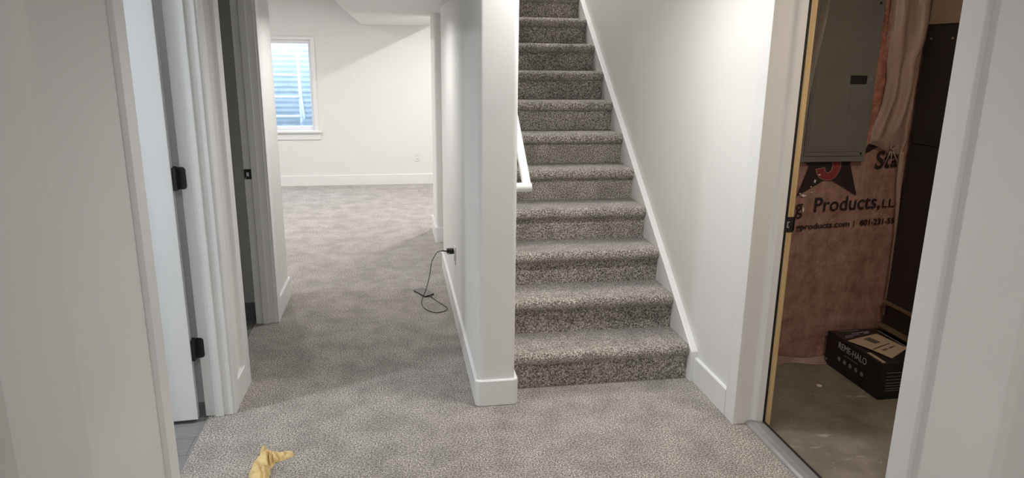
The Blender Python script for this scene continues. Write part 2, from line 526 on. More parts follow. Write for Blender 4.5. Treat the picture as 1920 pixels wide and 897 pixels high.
def slabbox(mb, u0, u1, t0, t1, z0, z1):
    P = [slabpt(u, t, z) for z in (z0, z1) for (u, t) in ((u0, t0), (u1, t0), (u1, t1), (u0, t1))]
    mb.hexa(P[:4], P[4:])


slabbox(slab, 0, 0.80, 0.006, 0.030, 0.012, 2.03)
for (a, b, z0, z1) in ((0, 0.115, 0.012, 2.03), (0.685, 0.80, 0.012, 2.03), (0.115, 0.685, 0.012, 0.24), (0.115, 0.685, 0.95, 1.09), (0.115, 0.685, 1.915, 2.03)):
    slabbox(slab, a, b, 0.0, 0.036, z0, z1)
so = slab.build('slab', M['door'], d1, bevel=0.002)
for hz in (1.12, 0.343, 1.93):
    hm = MB()
    hh = 0.048
    # leaf with two rounded corners on the jamb face, barrel at the pin
    rr = 0.014; x1 = -0.874; x0 = -0.908
    leaf = [(x0, hz - hh), (x1 - rr, hz - hh)] + [(x1 - rr + rr * math.sin(a), hz - hh + rr - rr * math.cos(a)) for a in [math.pi / 2 * k / 5 for k in range(1, 6)]] + \
           [(x1 - rr + rr * math.cos(a), hz + hh - rr + rr * math.sin(a)) for a in [math.pi / 2 * k / 5 for k in range(0, 6)]] + [(x0, hz + hh)]
    hm.prism(leaf, 'y', 3.1765, 3.182)
    hm.box(-0.922, -0.905, 3.140, 3.1795, hz - hh, hz + hh)
    hm.tube([(-0.914, 3.172, hz - hh - 0.004), (-0.914, 3.172, hz + hh + 0.004)], 0.0075, 10)
    h = hm.build('hinge', M['black'], d1, bevel=0.0008); h['label'] = 'matte black hinge'
# room-side casing shadow gap strip behind the slab
d2 = door_frame('door_2', (-0.83, 3.93, 0), 'white cased doorway into a dark room, farther along the left wall', 3.526, 4.352, lean)
sp = MB(lean)
sp.box(-0.896, -0.853, 4.349, 4.353, 0.912, 0.972)
o = sp.build('strike_plate', M['black'], d2, bevel=0.001); o['label'] = 'black strike plate'
sub(o, d2)
MB(lean).box(-0.882, -0.868, 4.3478, 4.3495, 0.930, 0.953).tube([(-0.889, 4.349, 0.920), (-0.889, 4.3478, 0.920)], 0.003, 8).build('latch_hole', M['steel'], o)

# utility-room doorway in the right wall
d3 = frame('door_3', (1.60, 2.25, 0), 'wide doorway on the right with pine rebate and black gasket, open to the utility room', 'doorway')
c3 = MB()
c3.box(1.507, 1.53, 1.684, 1.769, 0, DH + .085).box(1.507, 1.53, 2.751, 2.842, 0, DH + .085).box(1.507, 1.53, 1.769, 2.751, DH, DH + .085)
c3.build('casing', M['trim'], d3, bevel=0.0025)
j3 = MB()
# far jamb: flat face, ogee into the raised stop
prof = [(1.518, 2.757), (1.592, 2.757), (1.600, 2.754), (1.610, 2.746), (1.618, 2.742), (1.650, 2.742), (1.650, 2.775), (1.518, 2.775)]
j3.prism(prof, 'z', 0, DH)
j3.prism([(x, 2 * 2.2585 - y + 0.0035) for (x, y) in prof], 'z', 0, DH)
j3.box(1.518, 1.65, 1.752, 2.775, DH - 0.03, DH)
j3.build('jamb', M['trim'], d3, bevel=0.0012)
o = MB().box(1.650, 1.697, 2.757, 2.776, -0.02, DH).box(1.650, 1.697, 1.740, 1.752, -0.02, DH).build('rebate', M['wood'], d3); o['label'] = 'unpainted pine rebate of the jamb'
o = MB().box(1.6505, 1.664, 2.744, 2.7568, 0.0, DH - .03).box(1.6505, 1.664, 1.7525, 1.765, 0.0, DH - .03).build('weatherstrip', M['rubber'], d3, bevel=0.002); o['label'] = 'black rubber gasket'
th = MB()
th.prism([(1.566, -0.004), (1.570, 0.008), (1.582, 0.015), (1.610, 0.018), (1.640, 0.014), (1.651, 0.010), (1.651, -0.02), (1.566, -0.02)], 'y', 1.752, 2.757)
o = th.build('threshold', M['thresh'], d3, smooth=False, bevel=0.002); o['label'] = 'grey metal threshold'
o = MB().box(1.651, 1.664, 1.752, 2.757, -0.02, 0.009).build('sweep_strip', M['rubber'], d3); o['label'] = 'black rubber edge of the threshold'
s3 = MB()
s3.prism([(1.662, 0.912), (1.700, 0.912), (1.703, 0.918), (1.703, 0.974), (1.700, 0.980), (1.662, 0.980)], 'y', 2.7535, 2.7575)
s3.box(1.697, 1.705, 2.7535, 2.766, 0.918, 0.974)
o = s3.build('strike_plate', M['black'], d3, bevel=0.0008); o['label'] = 'black strike plate'
sub(o, d3)
MB().box(1.668, 1.674, 2.7525, 2.7536, 0.932, 0.960).box(1.674, 1.680, 2.7525, 2.7536, 0.932, 0.937).box(1.674, 1.680, 2.7525, 2.7536, 0.956, 0.960).build('latch_hole', M['steel'], o)

# ================================================================== STAIRCASE
RISE, RUN, Y0 = 0.1915, 0.2525, 3.257
SX0, SX1 = 0.545, 1.489
stair = thing('staircase', (1.02, 3.26, 0), 'straight flight of stairs carpeted in speckled beige, rising beside the white post', 'staircase')


def tread_profile(k):
    z = RISE * (k + 1); y = Y0 + RUN * k; rr = 0.033; nose = y - 0.030
    pts = [(y + RUN + 0.02, z - 0.006), (y + RUN + 0.02, z), (nose + rr, z)]
    for a in range(1, 10):
        t = math.pi * a / 10
        pts.append((nose + rr - rr * math.sin(t), z - rr + rr * math.cos(t)))
    pts += [(nose + rr, z - 2 * rr), (y + 0.004, z - 2 * rr + 0.001), (y + 0.004, z - 0.006)]
    return pts


for k in range(13):
    tr = MB(); pr = tread_profile(k)
    # softened, slightly wavy carpet edge
    xs = [SX0, SX0 + 0.012] + [SX0 + 0.012 + (SX1 - SX0 - 0.024) * i / 22 for i in range(1, 22)] + [SX1 - 0.012, SX1]
    n = len(pr); rows = []
    for xi, x in enumerate(xs):
        pinch = 0.006 if xi in (0, len(xs) - 1) else 0.0
        row = []
        for (y, z) in pr:
            wv = 0.0016 * mnoise.noise(Vector((x * 9, k * 3.1, y * 14)))
            yc = Y0 + RUN * k - 0.008; zc = RISE * (k + 1) - 0.033
            front = y < Y0 + RUN * k + 0.003
            yy = y + (wv if front else 0) + (pinch if front and y < yc else 0)
            row.append((x, yy, z + wv - (pinch * 0.6 if z > zc else 0)))
        rows.append(row)
    vs = [p for row in rows for p in row]
    fs = [(i * n + j, (i + 1) * n + j, (i + 1) * n + (j + 1) % n, i * n + (j + 1) % n) for i in range(len(xs) - 1) for j in range(n)]
    fs += [tuple(range(n)), tuple(range((len(xs) - 1) * n, len(xs) * n))[::-1]]
    tr.add(vs, fs).build('tread', M['carpet'], stair, smooth=True)
    zt = RISE * (k + 1) - 0.06
    MB().box(SX0, SX1 - 0.002, Y0 + RUN * k, Y0 + RUN * k + 0.02, RISE * k - 0.003, zt).build('riser', M['carpet'], stair)
# landing at the top of the flight
struct(MB().box(0.45, 1.55, Y0 + RUN * 13 + 0.0, 8.2, 2.55, RISE * 14).build('floor_upper', M['carpet']))
sk = MB()
zk = lambda y: 0.190 + 0.754 * (y - 3.243)
sk.prism([(3.205, 0), (3.205, zk(3.205) + 0.004), (3.21, zk(3.21) + 0.006), (6.6, zk(6.6)), (6.6, zk(6.6) - 0.5), (3.9, 0)], 'x', 1.488, 1.5235)
o = sk.build('skirt_board', M['trim'], stair, bevel=0.003); o['label'] = 'white skirt board on the right wall'

# handrail on the post wall
hr = thing('handrail', (0.61, 3.22, 1.06), 'white round handrail returning to the wall beside the lower stairs', 'handrail')
sl = 0.758
y0r, z0r, xr_, rr = 3.225, 1.044, 0.612, 0.0215
rail = MB()
path = [(xr_, y0r + t, z0r + sl * t) for t in [0.0, 0.02, 0.5, 1.0, 2.0, 2.9]]
rail.tube(path, rr, 18)
rail.build('rail', M['trim'], hr, smooth=True)
ret = MB()
ret.tube([(0.5455, y0r, z0r), (0.575, y0r, z0r), (xr_ + 0.017, y0r, z0r), (xr_ + 0.0215, y0r, z0r)], [rr, rr, rr, rr * 0.86], 18)
ret.build('wall_return', M['trim'], hr, smooth=True, bevel=0.002)
for t in (0.55, 1.8):
    bk = MB(); yb_, zb_ = y0r + t, z0r + sl * t
    bk.tube([(0.5455, yb_, zb_ - 0.075), (0.575, yb_, zb_ - 0.075), (0.60, yb_, zb_ - 0.06), (xr_, yb_, zb_ - 0.018)], 0.007, 8)
    bk.disc((0.5455, yb_, zb_ - 0.075), (1, 0, 0), 0.028, 0.005)
    bk.build('bracket', M['trim'], hr)

# ================================================================== WINDOW, WELL, LADDER
w1 = frame('window_1', (-1.43, 9.2, 0.7), 'white framed basement window in the far wall looking into a metal window well', 'window')
fr = MB()
for (xa, xb, za, zb) in ((-1.985, -0.905, WZ1 - 0.004, 1.815), (-1.985, -1.925, 0.69, WZ1), (-0.952, -0.905, 0.69, WZ1)):
    fr.box(xa, xb, 9.168, 9.20, za, zb)
fr.build('trim_frame', M['trim'], w1, bevel=0.002)
vf = MB()
for (xa, xb, za, zb) in ((WX0, WX1, WZ1 - 0.05, WZ1), (WX0, WX1, WZ0, WZ0 + 0.045), (WX0, WX0 + 0.045, WZ0 + 0.0455, WZ1 - 0.0505), (WX1 - 0.04, WX1, WZ0 + 0.0455, WZ1 - 0.0505)):
    vf.box(xa, xb, 9.215, 9.27, za, zb)
vf.build('sash', M['vinyl'], w1, bevel=0.003)
MB().box(WX0 + .03, WX1 - .03, 9.245, 9.249, WZ0 + .03, WZ1 - .03).build('pane', M['glass'], w1)
MB().box(-2.02, -0.868, 9.125, 9.22, 0.668, 0.692).build('sill', M['trim'], w1, bevel=0.004)
MB().box(-1.99, -0.885, 9.166, 9.19, 0.578, 0.668).build('apron', M['trim'], w1, bevel=0.006, seg=1)

well = MB()
NA, NZ = 40, 190


def wellpt(u, v):
    a = math.pi * u; z = -0.35 + 2.55 * v
    rad = 0.95 + 0.004 * math.cos(2 * math.pi * z / 0.068)
    return (-1.43 + rad * math.cos(a) * 1.02, 9.43 + rad * math.sin(a) * 0.80, z)


well.grid(wellpt, NA, NZ)
o = well.build('window_well', M['galv'], smooth=True, solid=0.004)
tag(o, 'corrugated galvanised window well curving around outside the far window', 'window well')
gv = MB(); gv.grid(lambda u, v: (-2.45 + 2.1 * u, 9.42 + 0.85 * v, -0.30 + 0.03 * mnoise.noise(Vector((u * 30, v * 14, 0)))), 50, 26)
tag(gv.build('gravel', M['gravel'], smooth=True), 'grey gravel at the bottom of the window well', 'gravel', kind='stuff')

ld = thing('escape_ladder', (-1.43, 10.05, -0.2), 'steel escape ladder hooked over the window well wall outside the window', 'ladder')
for x in (-1.215, -1.66):
    m = MB(); m.box(x - 0.016, x + 0.016, 10.035, 10.065, -0.25, 1.98)
    m.tube([(x, 10.05, 1.97), (x, 10.07, 2.05), (x, 10.13, 2.10), (x, 10.24, 2.10)], 0.014, 8)
    m.build('rail', M['ladder'], ld, bevel=0.003)
for z in (1.60, 1.335, 1.05, 0.79, 0.52, 0.25):
    MB().tube([(-1.66, 10.05, z), (-1.215, 10.05, z)], 0.020, 10).build('rung', M['ladder'], ld, smooth=True)
MB().tube([(-1.213, 10.04, 1.34), (-1.195, 10.0, 1.05), (-1.165, 9.95, 0.78)], 0.014, 8).tube([(-1.165, 9.95, 0.78), (-1.215, 10.04, 0.70)], 0.010, 8).build('standoff_brace', M['ladder'], ld)

# ================================================================== OUTLETS, CHARGER, PHONE


def outlet_parts(t, origin, ux, nrm):
    """duplex outlet: plate centre origin, ux horizontal direction on the wall, nrm out of the wall"""
    ux = Vector(ux); nv = Vector(nrm); O = Vector(origin); uz = Vector((0, 0, 1))

    def bx(mb, a0, a1, z0, z1, d0, d1):
        b = [O + ux * a + uz * z + nv * d for z in (z0, z1) for (a, d) in ((a0, d0), (a1, d0), (a1, d1), (a0, d1))]
        mb.hexa(b[:4], b[4:])
    p = MB(); bx(p, -0.036, 0.036, -0.058, 0.058, 0, 0.006); p.build('wall_plate', M['plastic'], t, bevel=0.002)
    for zz in (0.021, -0.021):
        s = MB(); bx(s, -0.017, 0.017, zz - 0.014, zz + 0.014, 0.006, 0.0085); so = s.build('socket', M['plastic'], t, bevel=0.003)
        sub(so, t)
        h = MB(); bx(h, -0.0075, -0.0050, zz - 0.004, zz + 0.006, 0.0083, 0.0088); bx(h, 0.0050, 0.0075, zz - 0.004, zz + 0.006, 0.0083, 0.0088)
        bx(h, -0.003, 0.003, zz - 0.011, zz - 0.006, 0.0083, 0.0088)
        h.build('slots', M['black'], so)


t = thing('wall_outlet', (0.298, 9.184, 0.351), 'white duplex outlet on the far wall right of the window', 'outlet')
outlet_parts(t, (0.298, 9.184, 0.351), (1, 0, 0), (0, -1, 0))
t = thing('wall_outlet', (0.367, 4.33, 0.41), 'white outlet plate on the dividing wall holding the black charger', 'outlet')
outlet_parts(t, (0.367, 4.33, 0.410), (0, -1, 0), (-1, 0, 0))

ch = thing('charger', (0.33, 4.33, 0.435), 'black phone charger plugged into the wall outlet', 'charger')
MB().box(0.312, 0.357, 4.312, 4.348, 0.420, 0.452).build('body', M['black'], ch, bevel=0.004)
o = MB().box(0.3115, 0.328, 4.3112, 4.3132, 0.4235, 0.4285).build('spec_print', M['ink'], ch); o['label'] = 'small white print'
MB().box(0.355, 0.372, 4.322, 4.325, 0.430, 0.442).box(0.355, 0.372, 4.335, 4.338, 0.430, 0.442).build('prongs', M['steel'], ch)


def smoothpath(P, n=8):
    P = [Vector(p) for p in P]; out = []
    for i in range(len(P) - 1):
        p0 = P[max(i - 1, 0)]; p1 = P[i]; p2 = P[i + 1]; p3 = P[min(i + 2, len(P) - 1)]
        for k in range(n):
            t_ = k / n
            out.append(0.5 * ((2 * p1) + (-p0 + p2) * t_ + (2 * p0 - 5 * p1 + 4 * p2 - p3) * t_ ** 2 + (-p0 + 3 * p1 - 3 * p2 + p3) * t_ ** 3))
    return out + [P[-1]]


cb = thing('charging_cable', (0.25, 4.5, 0.003), 'thin black cable looping from the charger down to the phone', 'cable')
cpath = [(0.311, 4.33, 0.436), (0.285, 4.34, 0.437), (0.255, 4.38, 0.415), (0.225, 4.44, 0.34), (0.213, 4.50, 0.24), (0.196, 4.57, 0.13), (0.178, 4.65, 0.045), (0.166, 4.66, 0.0125),
         (0.158, 4.60, 0.004), (0.168, 4.50, 0.0035), (0.205, 4.425, 0.0035), (0.248, 4.395, 0.0035), (0.300, 4.415, 0.0035), (0.322, 4.465, 0.0035), (0.300, 4.53, 0.0035), (0.262, 4.62, 0.0035), (0.240, 4.675, 0.005), (0.228, 4.705, 0.0062)]
MB().tube(smoothpath(cpath), 0.0024, 8).build('cord', M['cable'], cb, smooth=True)
MB().tube([(0.312, 4.33, 0.436), (0.284, 4.34, 0.437)], 0.0045, 10).build('plug', M['cable'], cb)
MB().tube([(0.229, 4.703, 0.0062), (0.220, 4.727, 0.0062)], 0.0042, 10).build('plug', M['cable'], cb)

ph = thing('phone', (0.18, 4.81, 0), 'dark smartphone lying face up on the carpet by the dividing wall', 'phone')
pc_ = [Vector((0.186, 4.705, 0)), Vector((0.254, 4.760, 0)), Vector((0.178, 4.905, 0)), Vector((0.108, 4.855, 0))]


def roundpoly(P, rad, n=5):
    out = []
    for i, p in enumerate(P):
        a = (P[i - 1] - p).normalized(); b = (P[(i + 1) % len(P)] - p).normalized()
        for k in range(n + 1):
            s = k / n
            q = p + a * rad * (1 - s) ** 2 + b * rad * s ** 2
            out.append(q)
    return out


def poly_prism(pts3, z0, z1):
    m = MB(); m.prism([(p.x, p.y) for p in pts3], 'z', z0, z1); return m


pp = roundpoly(pc_, 0.012)
poly_prism(pp, 0.001, 0.0095).build('case', M['black'], ph, bevel=0.001)
cen = sum((p for p in pc_), Vector()) / 4
poly_prism([cen + (p - cen) * 0.94 for p in pp], 0.0095, 0.0102).build('screen', M['phone'], ph)

# ================================================================== YELLOW CLOTH
OUT = [(-0.595, 2.8222), (-0.5818, 2.833), (-0.5651, 2.8214), (-0.558, 2.8059), (-0.5318, 2.7985), (-0.492, 2.8071), (-0.4681, 2.8109), (-0.4544, 2.7908), (-0.4521, 2.7725), (-0.4667, 2.757), (-0.4976, 2.7405), (-0.5245, 2.7255), (-0.5261, 2.7003), (-0.535, 2.6881), (-0.527, 2.6474), (-0.53, 2.622), (-0.5285, 2.5901), (-0.5267, 2.5467), (-0.5521, 2.5056), (-0.5868, 2.5405), (-0.6006, 2.5883), (-0.6011, 2.6198), (-0.6118, 2.6502), (-0.6077, 2.7055), (-0.6077, 2.7258), (-0.5989, 2.7589), (-0.5875, 2.7888), (-0.5953, 2.8078)]
# folds: polyline, which side stands higher (+1 left of the line), drop, width
FOLDS = [([(-0.6041, 2.7039), (-0.5868, 2.6913), (-0.5724, 2.6693), (-0.559, 2.6525), (-0.5423, 2.6582), (-0.5335, 2.6701)], 0.013, 0.0045),
         ([(-0.5531, 2.7722), (-0.549, 2.7402), (-0.5416, 2.7048), (-0.5338, 2.6835)], 0.016, 0.0040),
         ([(-0.5372, 2.7523), (-0.5321, 2.7308), (-0.5304, 2.6964)], 0.012, 0.0040),
         ([(-0.5246, 2.7787), (-0.5097, 2.7518), (-0.4946, 2.7356)], 0.009, 0.0045),
         ([(-0.486, 2.7802), (-0.4877, 2.7521), (-0.4914, 2.7386)], 0.006, 0.0035),
         ([(-0.4858, 2.7784), (-0.4685, 2.7741), (-0.4518, 2.7592)], 0.006, 0.0035),
         ([(-0.6062, 2.632), (-0.5967, 2.6274), (-0.5884, 2.6198)], 0.014, 0.0045),
         ([(-0.5782, 2.7689), (-0.5697, 2.8068), (-0.5629, 2.7879)], 0.007, 0.0035),
         ([(-0.5654, 2.6486), (-0.5492, 2.614), (-0.5464, 2.5758)], 0.007, 0.0040),
         ([(-0.542, 2.6451), (-0.5331, 2.6116)], 0.008, 0.0035),
         ([(-0.6, 2.585), (-0.575, 2.575), (-0.55, 2.545)], 0.010, 0.004)]


def seg_dist(px, py, a, b):
    dx, dy = b[0] - a[0], b[1] - a[1]; L = dx * dx + dy * dy
    t_ = max(0, min(1, ((px - a[0]) * dx + (py - a[1]) * dy) / L)) if L else 0
    return math.hypot(px - a[0] - t_ * dx, py - a[1] - t_ * dy)


def line_dist(px, py, P, closed=False):
    n_ = len(P); m_ = n_ if closed else n_ - 1
    return min(seg_dist(px, py, P[k], P[(k + 1) % n_]) for k in range(m_))


def inside(px, py, P):
    c = False; n_ = len(P)
    for k in range(n_):
        (x1, y1), (x2, y2) = P[k], P[(k + 1) % n_]
        if (y1 > py) != (y2 > py) and px < (x2 - x1) * (py - y1) / (y2 - y1) + x1:
            c = not c
    return c


st_ = 0.0024; gx0, gy0 = -0.622, 2.495
NXc, NYc = int(0.18 / st_), int(0.35 / st_)
idx = {}; vs = []; fs = []
for jy in range(NYc):
    for ix in range(NXc):
        x = gx0 + ix * st_; y = gy0 + jy * st_
        d = line_dist(x, y, OUT, True); ins_ = inside(x, y, OUT)
        if not ins_ and d > st_ * 0.8:
            continue
        lobe = 1.0 if x < -0.545 else max(0.62, 1.0 - (x + 0.545) * 6)
        h = 0.027 * lobe * min(1.0, d / 0.020) ** 0.5 if ins_ else 0.0
        h += 0.006 * math.sin((x + 0.6) * 30 + y * 12) * min(1, d / 0.02) if ins_ else 0
        for P, dep, wd in FOLDS:
            q = line_dist(x, y, P) / wd
            if q < 5 and ins_:
                h += -1.45 * dep * math.exp(-q * q) + 0.45 * dep * math.exp(-(q - 2.2) ** 2)
        h += 0.012 * math.exp(-((x + 0.579) ** 2 + (y - 2.815) ** 2) / 0.00020) + 0.0022 * mnoise.noise(Vector((x * 70, y * 70, 0.5))) if ins_ else 0
        idx[(ix, jy)] = len(vs); vs.append((x, y, max(0.0012, h) if ins_ and d > st_ * 0.7 else 0.0005))
keep = {max(idx, key=lambda k: vs[idx[k]][2])}; stack_ = list(keep)      # one connected cloth
while stack_:
    a_, b_ = stack_.pop()
    for k in ((a_ + 1, b_), (a_ - 1, b_), (a_, b_ + 1), (a_, b_ - 1)):
        if k in idx and k not in keep:
            keep.add(k); stack_.append(k)
for (ix, jy) in list(keep):
    q = [(ix, jy), (ix + 1, jy), (ix + 1, jy + 1), (ix, jy + 1)]
    if all(k in idx for k in q):
        fs.append(tuple(idx[k] for k in q))
used = sorted({i_ for f_ in fs for i_ in f_}); rm_ = {a_: b_ for b_, a_ in enumerate(used)}
o = MB().add([vs[i_] for i_ in used], [tuple(rm_[i_] for i_ in f_) for f_ in fs]).build('cleaning_cloth', M['cloth'], smooth=True)
sm = o.modifiers.new('smooth', 'SMOOTH'); sm.iterations = 1; sm.factor = 0.4
tag(o, 'crumpled yellow chamois cloth lying on the carpet in the foreground', 'cloth')

# ================================================================== UTILITY ROOM
YI = 3.400
ins = thing('wall_insulation', (2.2, YI, -0.02), 'pink faced insulation with printed star and lettering behind the electrical panel', 'insulation')
sh = MB()


def insp(u, v):
    x = 1.70 + 1.06 * u; z = -0.015 + 2.4 * v
    return (x, YI + 0.004 * mnoise.noise(Vector((x * 6, z * 4, 1))) + 0.003, z)


sh.grid(insp, 60, 110)
sh.build('facing_sheet', M['insul'], ins, smooth=True, solid=0.003)
MB().box(1.695, 2.78, YI + 0.008, 3.468, -0.015, 2.39).build('batt', M['fibre'], ins)
# printed star with a red hooked numeral
SY = 3.394
star = [(2.0957, 0.9362), (2.2357, 1.0171), (2.2908, 1.0162), (2.4415, 0.9341), (2.3801, 1.1067), (2.3867, 1.1182), (2.5468, 1.2035), (2.36, 1.205), (2.27, 1.40), (2.19, 1.205), (2.01, 1.19), (2.1462, 1.0973)]
MB().prism(star, 'y', SY, SY + 0.001).build('star_print', M['print_dark'], ins)
J = [(2.1836, 1.0807), (2.194, 1.0513), (2.2131, 1.0307), (2.2351, 1.0212), (2.2603, 1.0177), (2.2857, 1.0213), (2.3093, 1.0418), (2.3247, 1.0695), (2.3283, 1.0947), (2.3234, 1.1301), (2.2751, 1.1307), (2.2788, 1.0954), (2.2748, 1.0728), (2.2636, 1.0623), (2.2518, 1.0605), (2.2431, 1.0682), (2.2371, 1.0885)]
MB().prism(J, 'y', SY - 0.0006, SY).build('numeral_outline', M['print_pale'], ins)
# inset red core of the numeral
outer = J[:10]; inner = J[10:]
core = []
n = len(J)
area = sum(J[i][0] * J[(i + 1) % n][1] - J[(i + 1) % n][0] * J[i][1] for i in range(n))
sg = 1 if area > 0 else -1
for i in range(n):
    p0 = Vector(J[i - 1]); p = Vector(J[i]); p1 = Vector(J[(i + 1) % n])
    e0 = (p - p0).normalized(); e1 = (p1 - p).normalized()
    n0 = Vector((-e0.y, e0.x)) * sg; n1 = Vector((-e1.y, e1.x)) * sg
    mm = (n0 + n1); mm = mm / max(0.4, mm.dot(n0)) if mm.length > 1e-6 else n0
    core.append(tuple(p + mm * 0.0032))
MB().prism(core, 'y', SY - 0.0012, SY - 0.0006).build('numeral_print', M['print_red'], ins)
tilt = math.radians(2.2); ux = (math.cos(tilt), 0, math.sin(tilt)); uz = (-math.sin(tilt), 0, math.cos(tilt))
text('lettering', 'g', ins, (2.098, SY, 0.812), ux, uz, 0.040, 0.082, M['print_dark'], fatten=0.0008)
text('lettering', 'Products,', ins, (2.206, SY, 0.833), ux, uz, 0.386, 0.092, M['print_dark'], shear=0.04, fatten=0.0008)
text('lettering', 'LLC', ins, (2.606, SY, 0.863), ux, uz, 0.125, 0.047, M['print_dark'])
text('lettering', 'gproducts.com', ins, (2.113, SY, 0.741), ux, uz, 0.312, 0.043, M['print_dark'], fatten=0.0018)
text('lettering', '|', ins, (2.449, SY, 0.757), ux, uz, 0.004, 0.038, M['print_dark'], fatten=0.001)
text('lettering', '801-231-55', ins, (2.487, SY, 0.765), ux, uz, 0.205, 0.033, M['print_dark'], fatten=0.002)
text('lettering', 'Sta', ins, (2.530, SY, 1.072), (0.995, 0, 0.10), (-0.10, 0, 0.995), 0.135, 0.098, M['print_dark'], shear=0.16, fatten=0.002)
for i, (x, z, a, b) in enumerate([(2.2094, 1.05, .006, .005), (2.1883, 1.0149, .007, .010), (2.1307, 0.9395, .016, .007), (2.1779, 0.956, .006, .003), (2.1114, 0.9502, .006, .004), (2.1697, 0.9857, .004, .003), (2.1396, 0.862, .006, .016)]):
    rnd = random.Random(i)
    pts = [(x + a * math.cos(t_) * rnd.uniform(.5, 1.2), z + b * math.sin(t_) * rnd.uniform(.5, 1.2)) for t_ in [2 * math.pi * k / 9 for k in range(9)]]
    MB().prism(pts, 'y', SY - 0.002, SY - 0.0004).build('torn_fleck', M['speck'], ins)
# torn-back strip where raw fibreglass shows
fb = MB()


def fbp(u, v):
    z = 1.19 + 1.15 * v
    xl = 2.43; xr = 2.52 - 0.06 * max(0, (0.22 - v)) / 0.22
    x = xl + (xr - xl) * u
    bulge = 0.022 * math.sin(math.pi * u)
    return (x, SY - 0.003 - bulge - 0.010 * mnoise.noise(Vector((x * 30, z * 22, 4))), z)


fb.grid(fbp, 12, 90)
o = fb.build('exposed_batt', M['fibre'], ins, smooth=True, solid=0.004); o['label'] = 'torn strip of orange pink fibreglass'
# folded poly at the foot of the wall
fo = MB()


def fop(u, v):
    x = 1.90 + 0.50 * u
    y = SY - 0.004 - 0.05 * (1 - v) * (0.55 + 0.45 * math.sin(u * 9)) ; z = -0.019 + (0.012 + 0.050 * v) * (0.7 + 0.3 * math.sin(u * 5 + 1)) * v ** 0.6
    return (x, y, max(-0.0185, z))


fo.grid(fop, 40, 8)
fo.build('foot_fold', M['film'], ins, smooth=True, solid=0.0015)

# draped poly film beside the panel
fl_ = thing('poly_film', (2.58, 3.35, 1.2), 'wrinkled translucent poly film hanging between the grey panel and the dark cabinet', 'plastic sheet')
LEFT = [(2.4591, 2.30), (2.4591, 1.9281), (2.466, 1.7756), (2.4868, 1.646), (2.5008, 1.5403), (2.4958, 1.4195), (2.4671, 1.3105), (2.4443, 1.2196), (2.5227, 1.195), (2.60, 1.155)]
RIGHT = [(2.695, 2.30), (2.694, 1.934), (2.694, 1.8313), (2.690, 1.727), (2.6619, 1.6477), (2.6729, 1.5144), (2.6731, 1.4059), (2.6647, 1.3096), (2.6744, 1.2344), (2.6632, 1.1589)]


def lerp_list(Ls, s):
    s *= len(Ls) - 1; i = min(int(s), len(Ls) - 2); t_ = s - i
    return (Ls[i][0] * (1 - t_) + Ls[i + 1][0] * t_, Ls[i][1] * (1 - t_) + Ls[i + 1][1] * t_)


def filmp(u, v):
    a = lerp_list(LEFT, v); b = lerp_list(RIGHT, v)
    x = a[0] + (b[0] - a[0]) * u; z = a[1] + (b[1] - a[1]) * u
    fold = 0.012 * math.sin(u * 13 + v * 2.2) + 0.010 * mnoise.noise(Vector((u * 6, v * 5, 2)))
    pin = max(0, (v - 0.75) / 0.25)
    return (x, 3.355 + fold * (1 - 0.6 * pin) + 0.025 * pin, z)


fm = MB(); fm.grid(filmp, 30, 60); fm.build('sheet', M['film'], fl_, smooth=True)
TL = [(2.648, 1.165), (2.649, 1.1564), (2.656, 1.0135), (2.6726, 0.8673), (2.6842, 0.7186), (2.687, 0.5366), (2.690, 0.25)]
TR = [(2.680, 1.172), (2.680, 1.1558), (2.6847, 1.0129), (2.692, 0.8668), (2.694, 0.7179), (2.695, 0.5356), (2.695, 0.25)]


def tailp(u, v):
    a = lerp_list(TL, v); b = lerp_list(TR, v)
    return (a[0] + (b[0] - a[0]) * u, 3.372 + 0.006 * math.sin(u * 7 + v * 5), a[1] + (b[1] - a[1]) * u)


fm = MB(); fm.grid(tailp, 8, 40); fm.build('loose_edge', M['film'], fl_, smooth=True)
# gathered knot
kn = MB()
for q in range(3):
    kn.tube([(2.588 + 0.012 * math.cos(a), 3.362 - 0.004 * q, 1.196 + (0.010 + 0.002 * q) * math.sin(a)) for a in [2 * math.pi * k / 14 for k in range(15)]], 0.0035, 8, caps=False)
for q in (0, 2, 5):
    kn.tube([(2.588, 3.364, 1.188), (2.575 + 0.012 * q, 3.368, 1.14 - 0.01 * (q % 3)), (2.565 + 0.018 * q, 3.380, 1.08 - 0.014 * (q % 2))], [0.004, 0.003, 0.001], 6)
o = kn.build('knot', M['film'], fl_, smooth=True); o['label'] = 'pale gathered knot of film'
fc = thing('poly_scrap', (2.09, 3.33, 1.5), 'clear strip of poly film hanging between the pine jamb and the grey panel', 'plastic sheet')
CL = [(2.1808, 2.30), (2.1208, 1.9198), (2.1091, 1.7949), (2.0861, 1.642), (2.0643, 1.4729), (2.053, 1.3536), (2.050, 1.164)]
fm = MB(); fm.grid(lambda u, v: (1.97 + (lerp_list(CL, v)[0] - 1.97) * u, 3.335 + 0.008 * math.sin(u * 8 + v * 3), lerp_list(CL, v)[1]), 12, 40)
fm.build('sheet', M['filmclear'], fc, smooth=True)

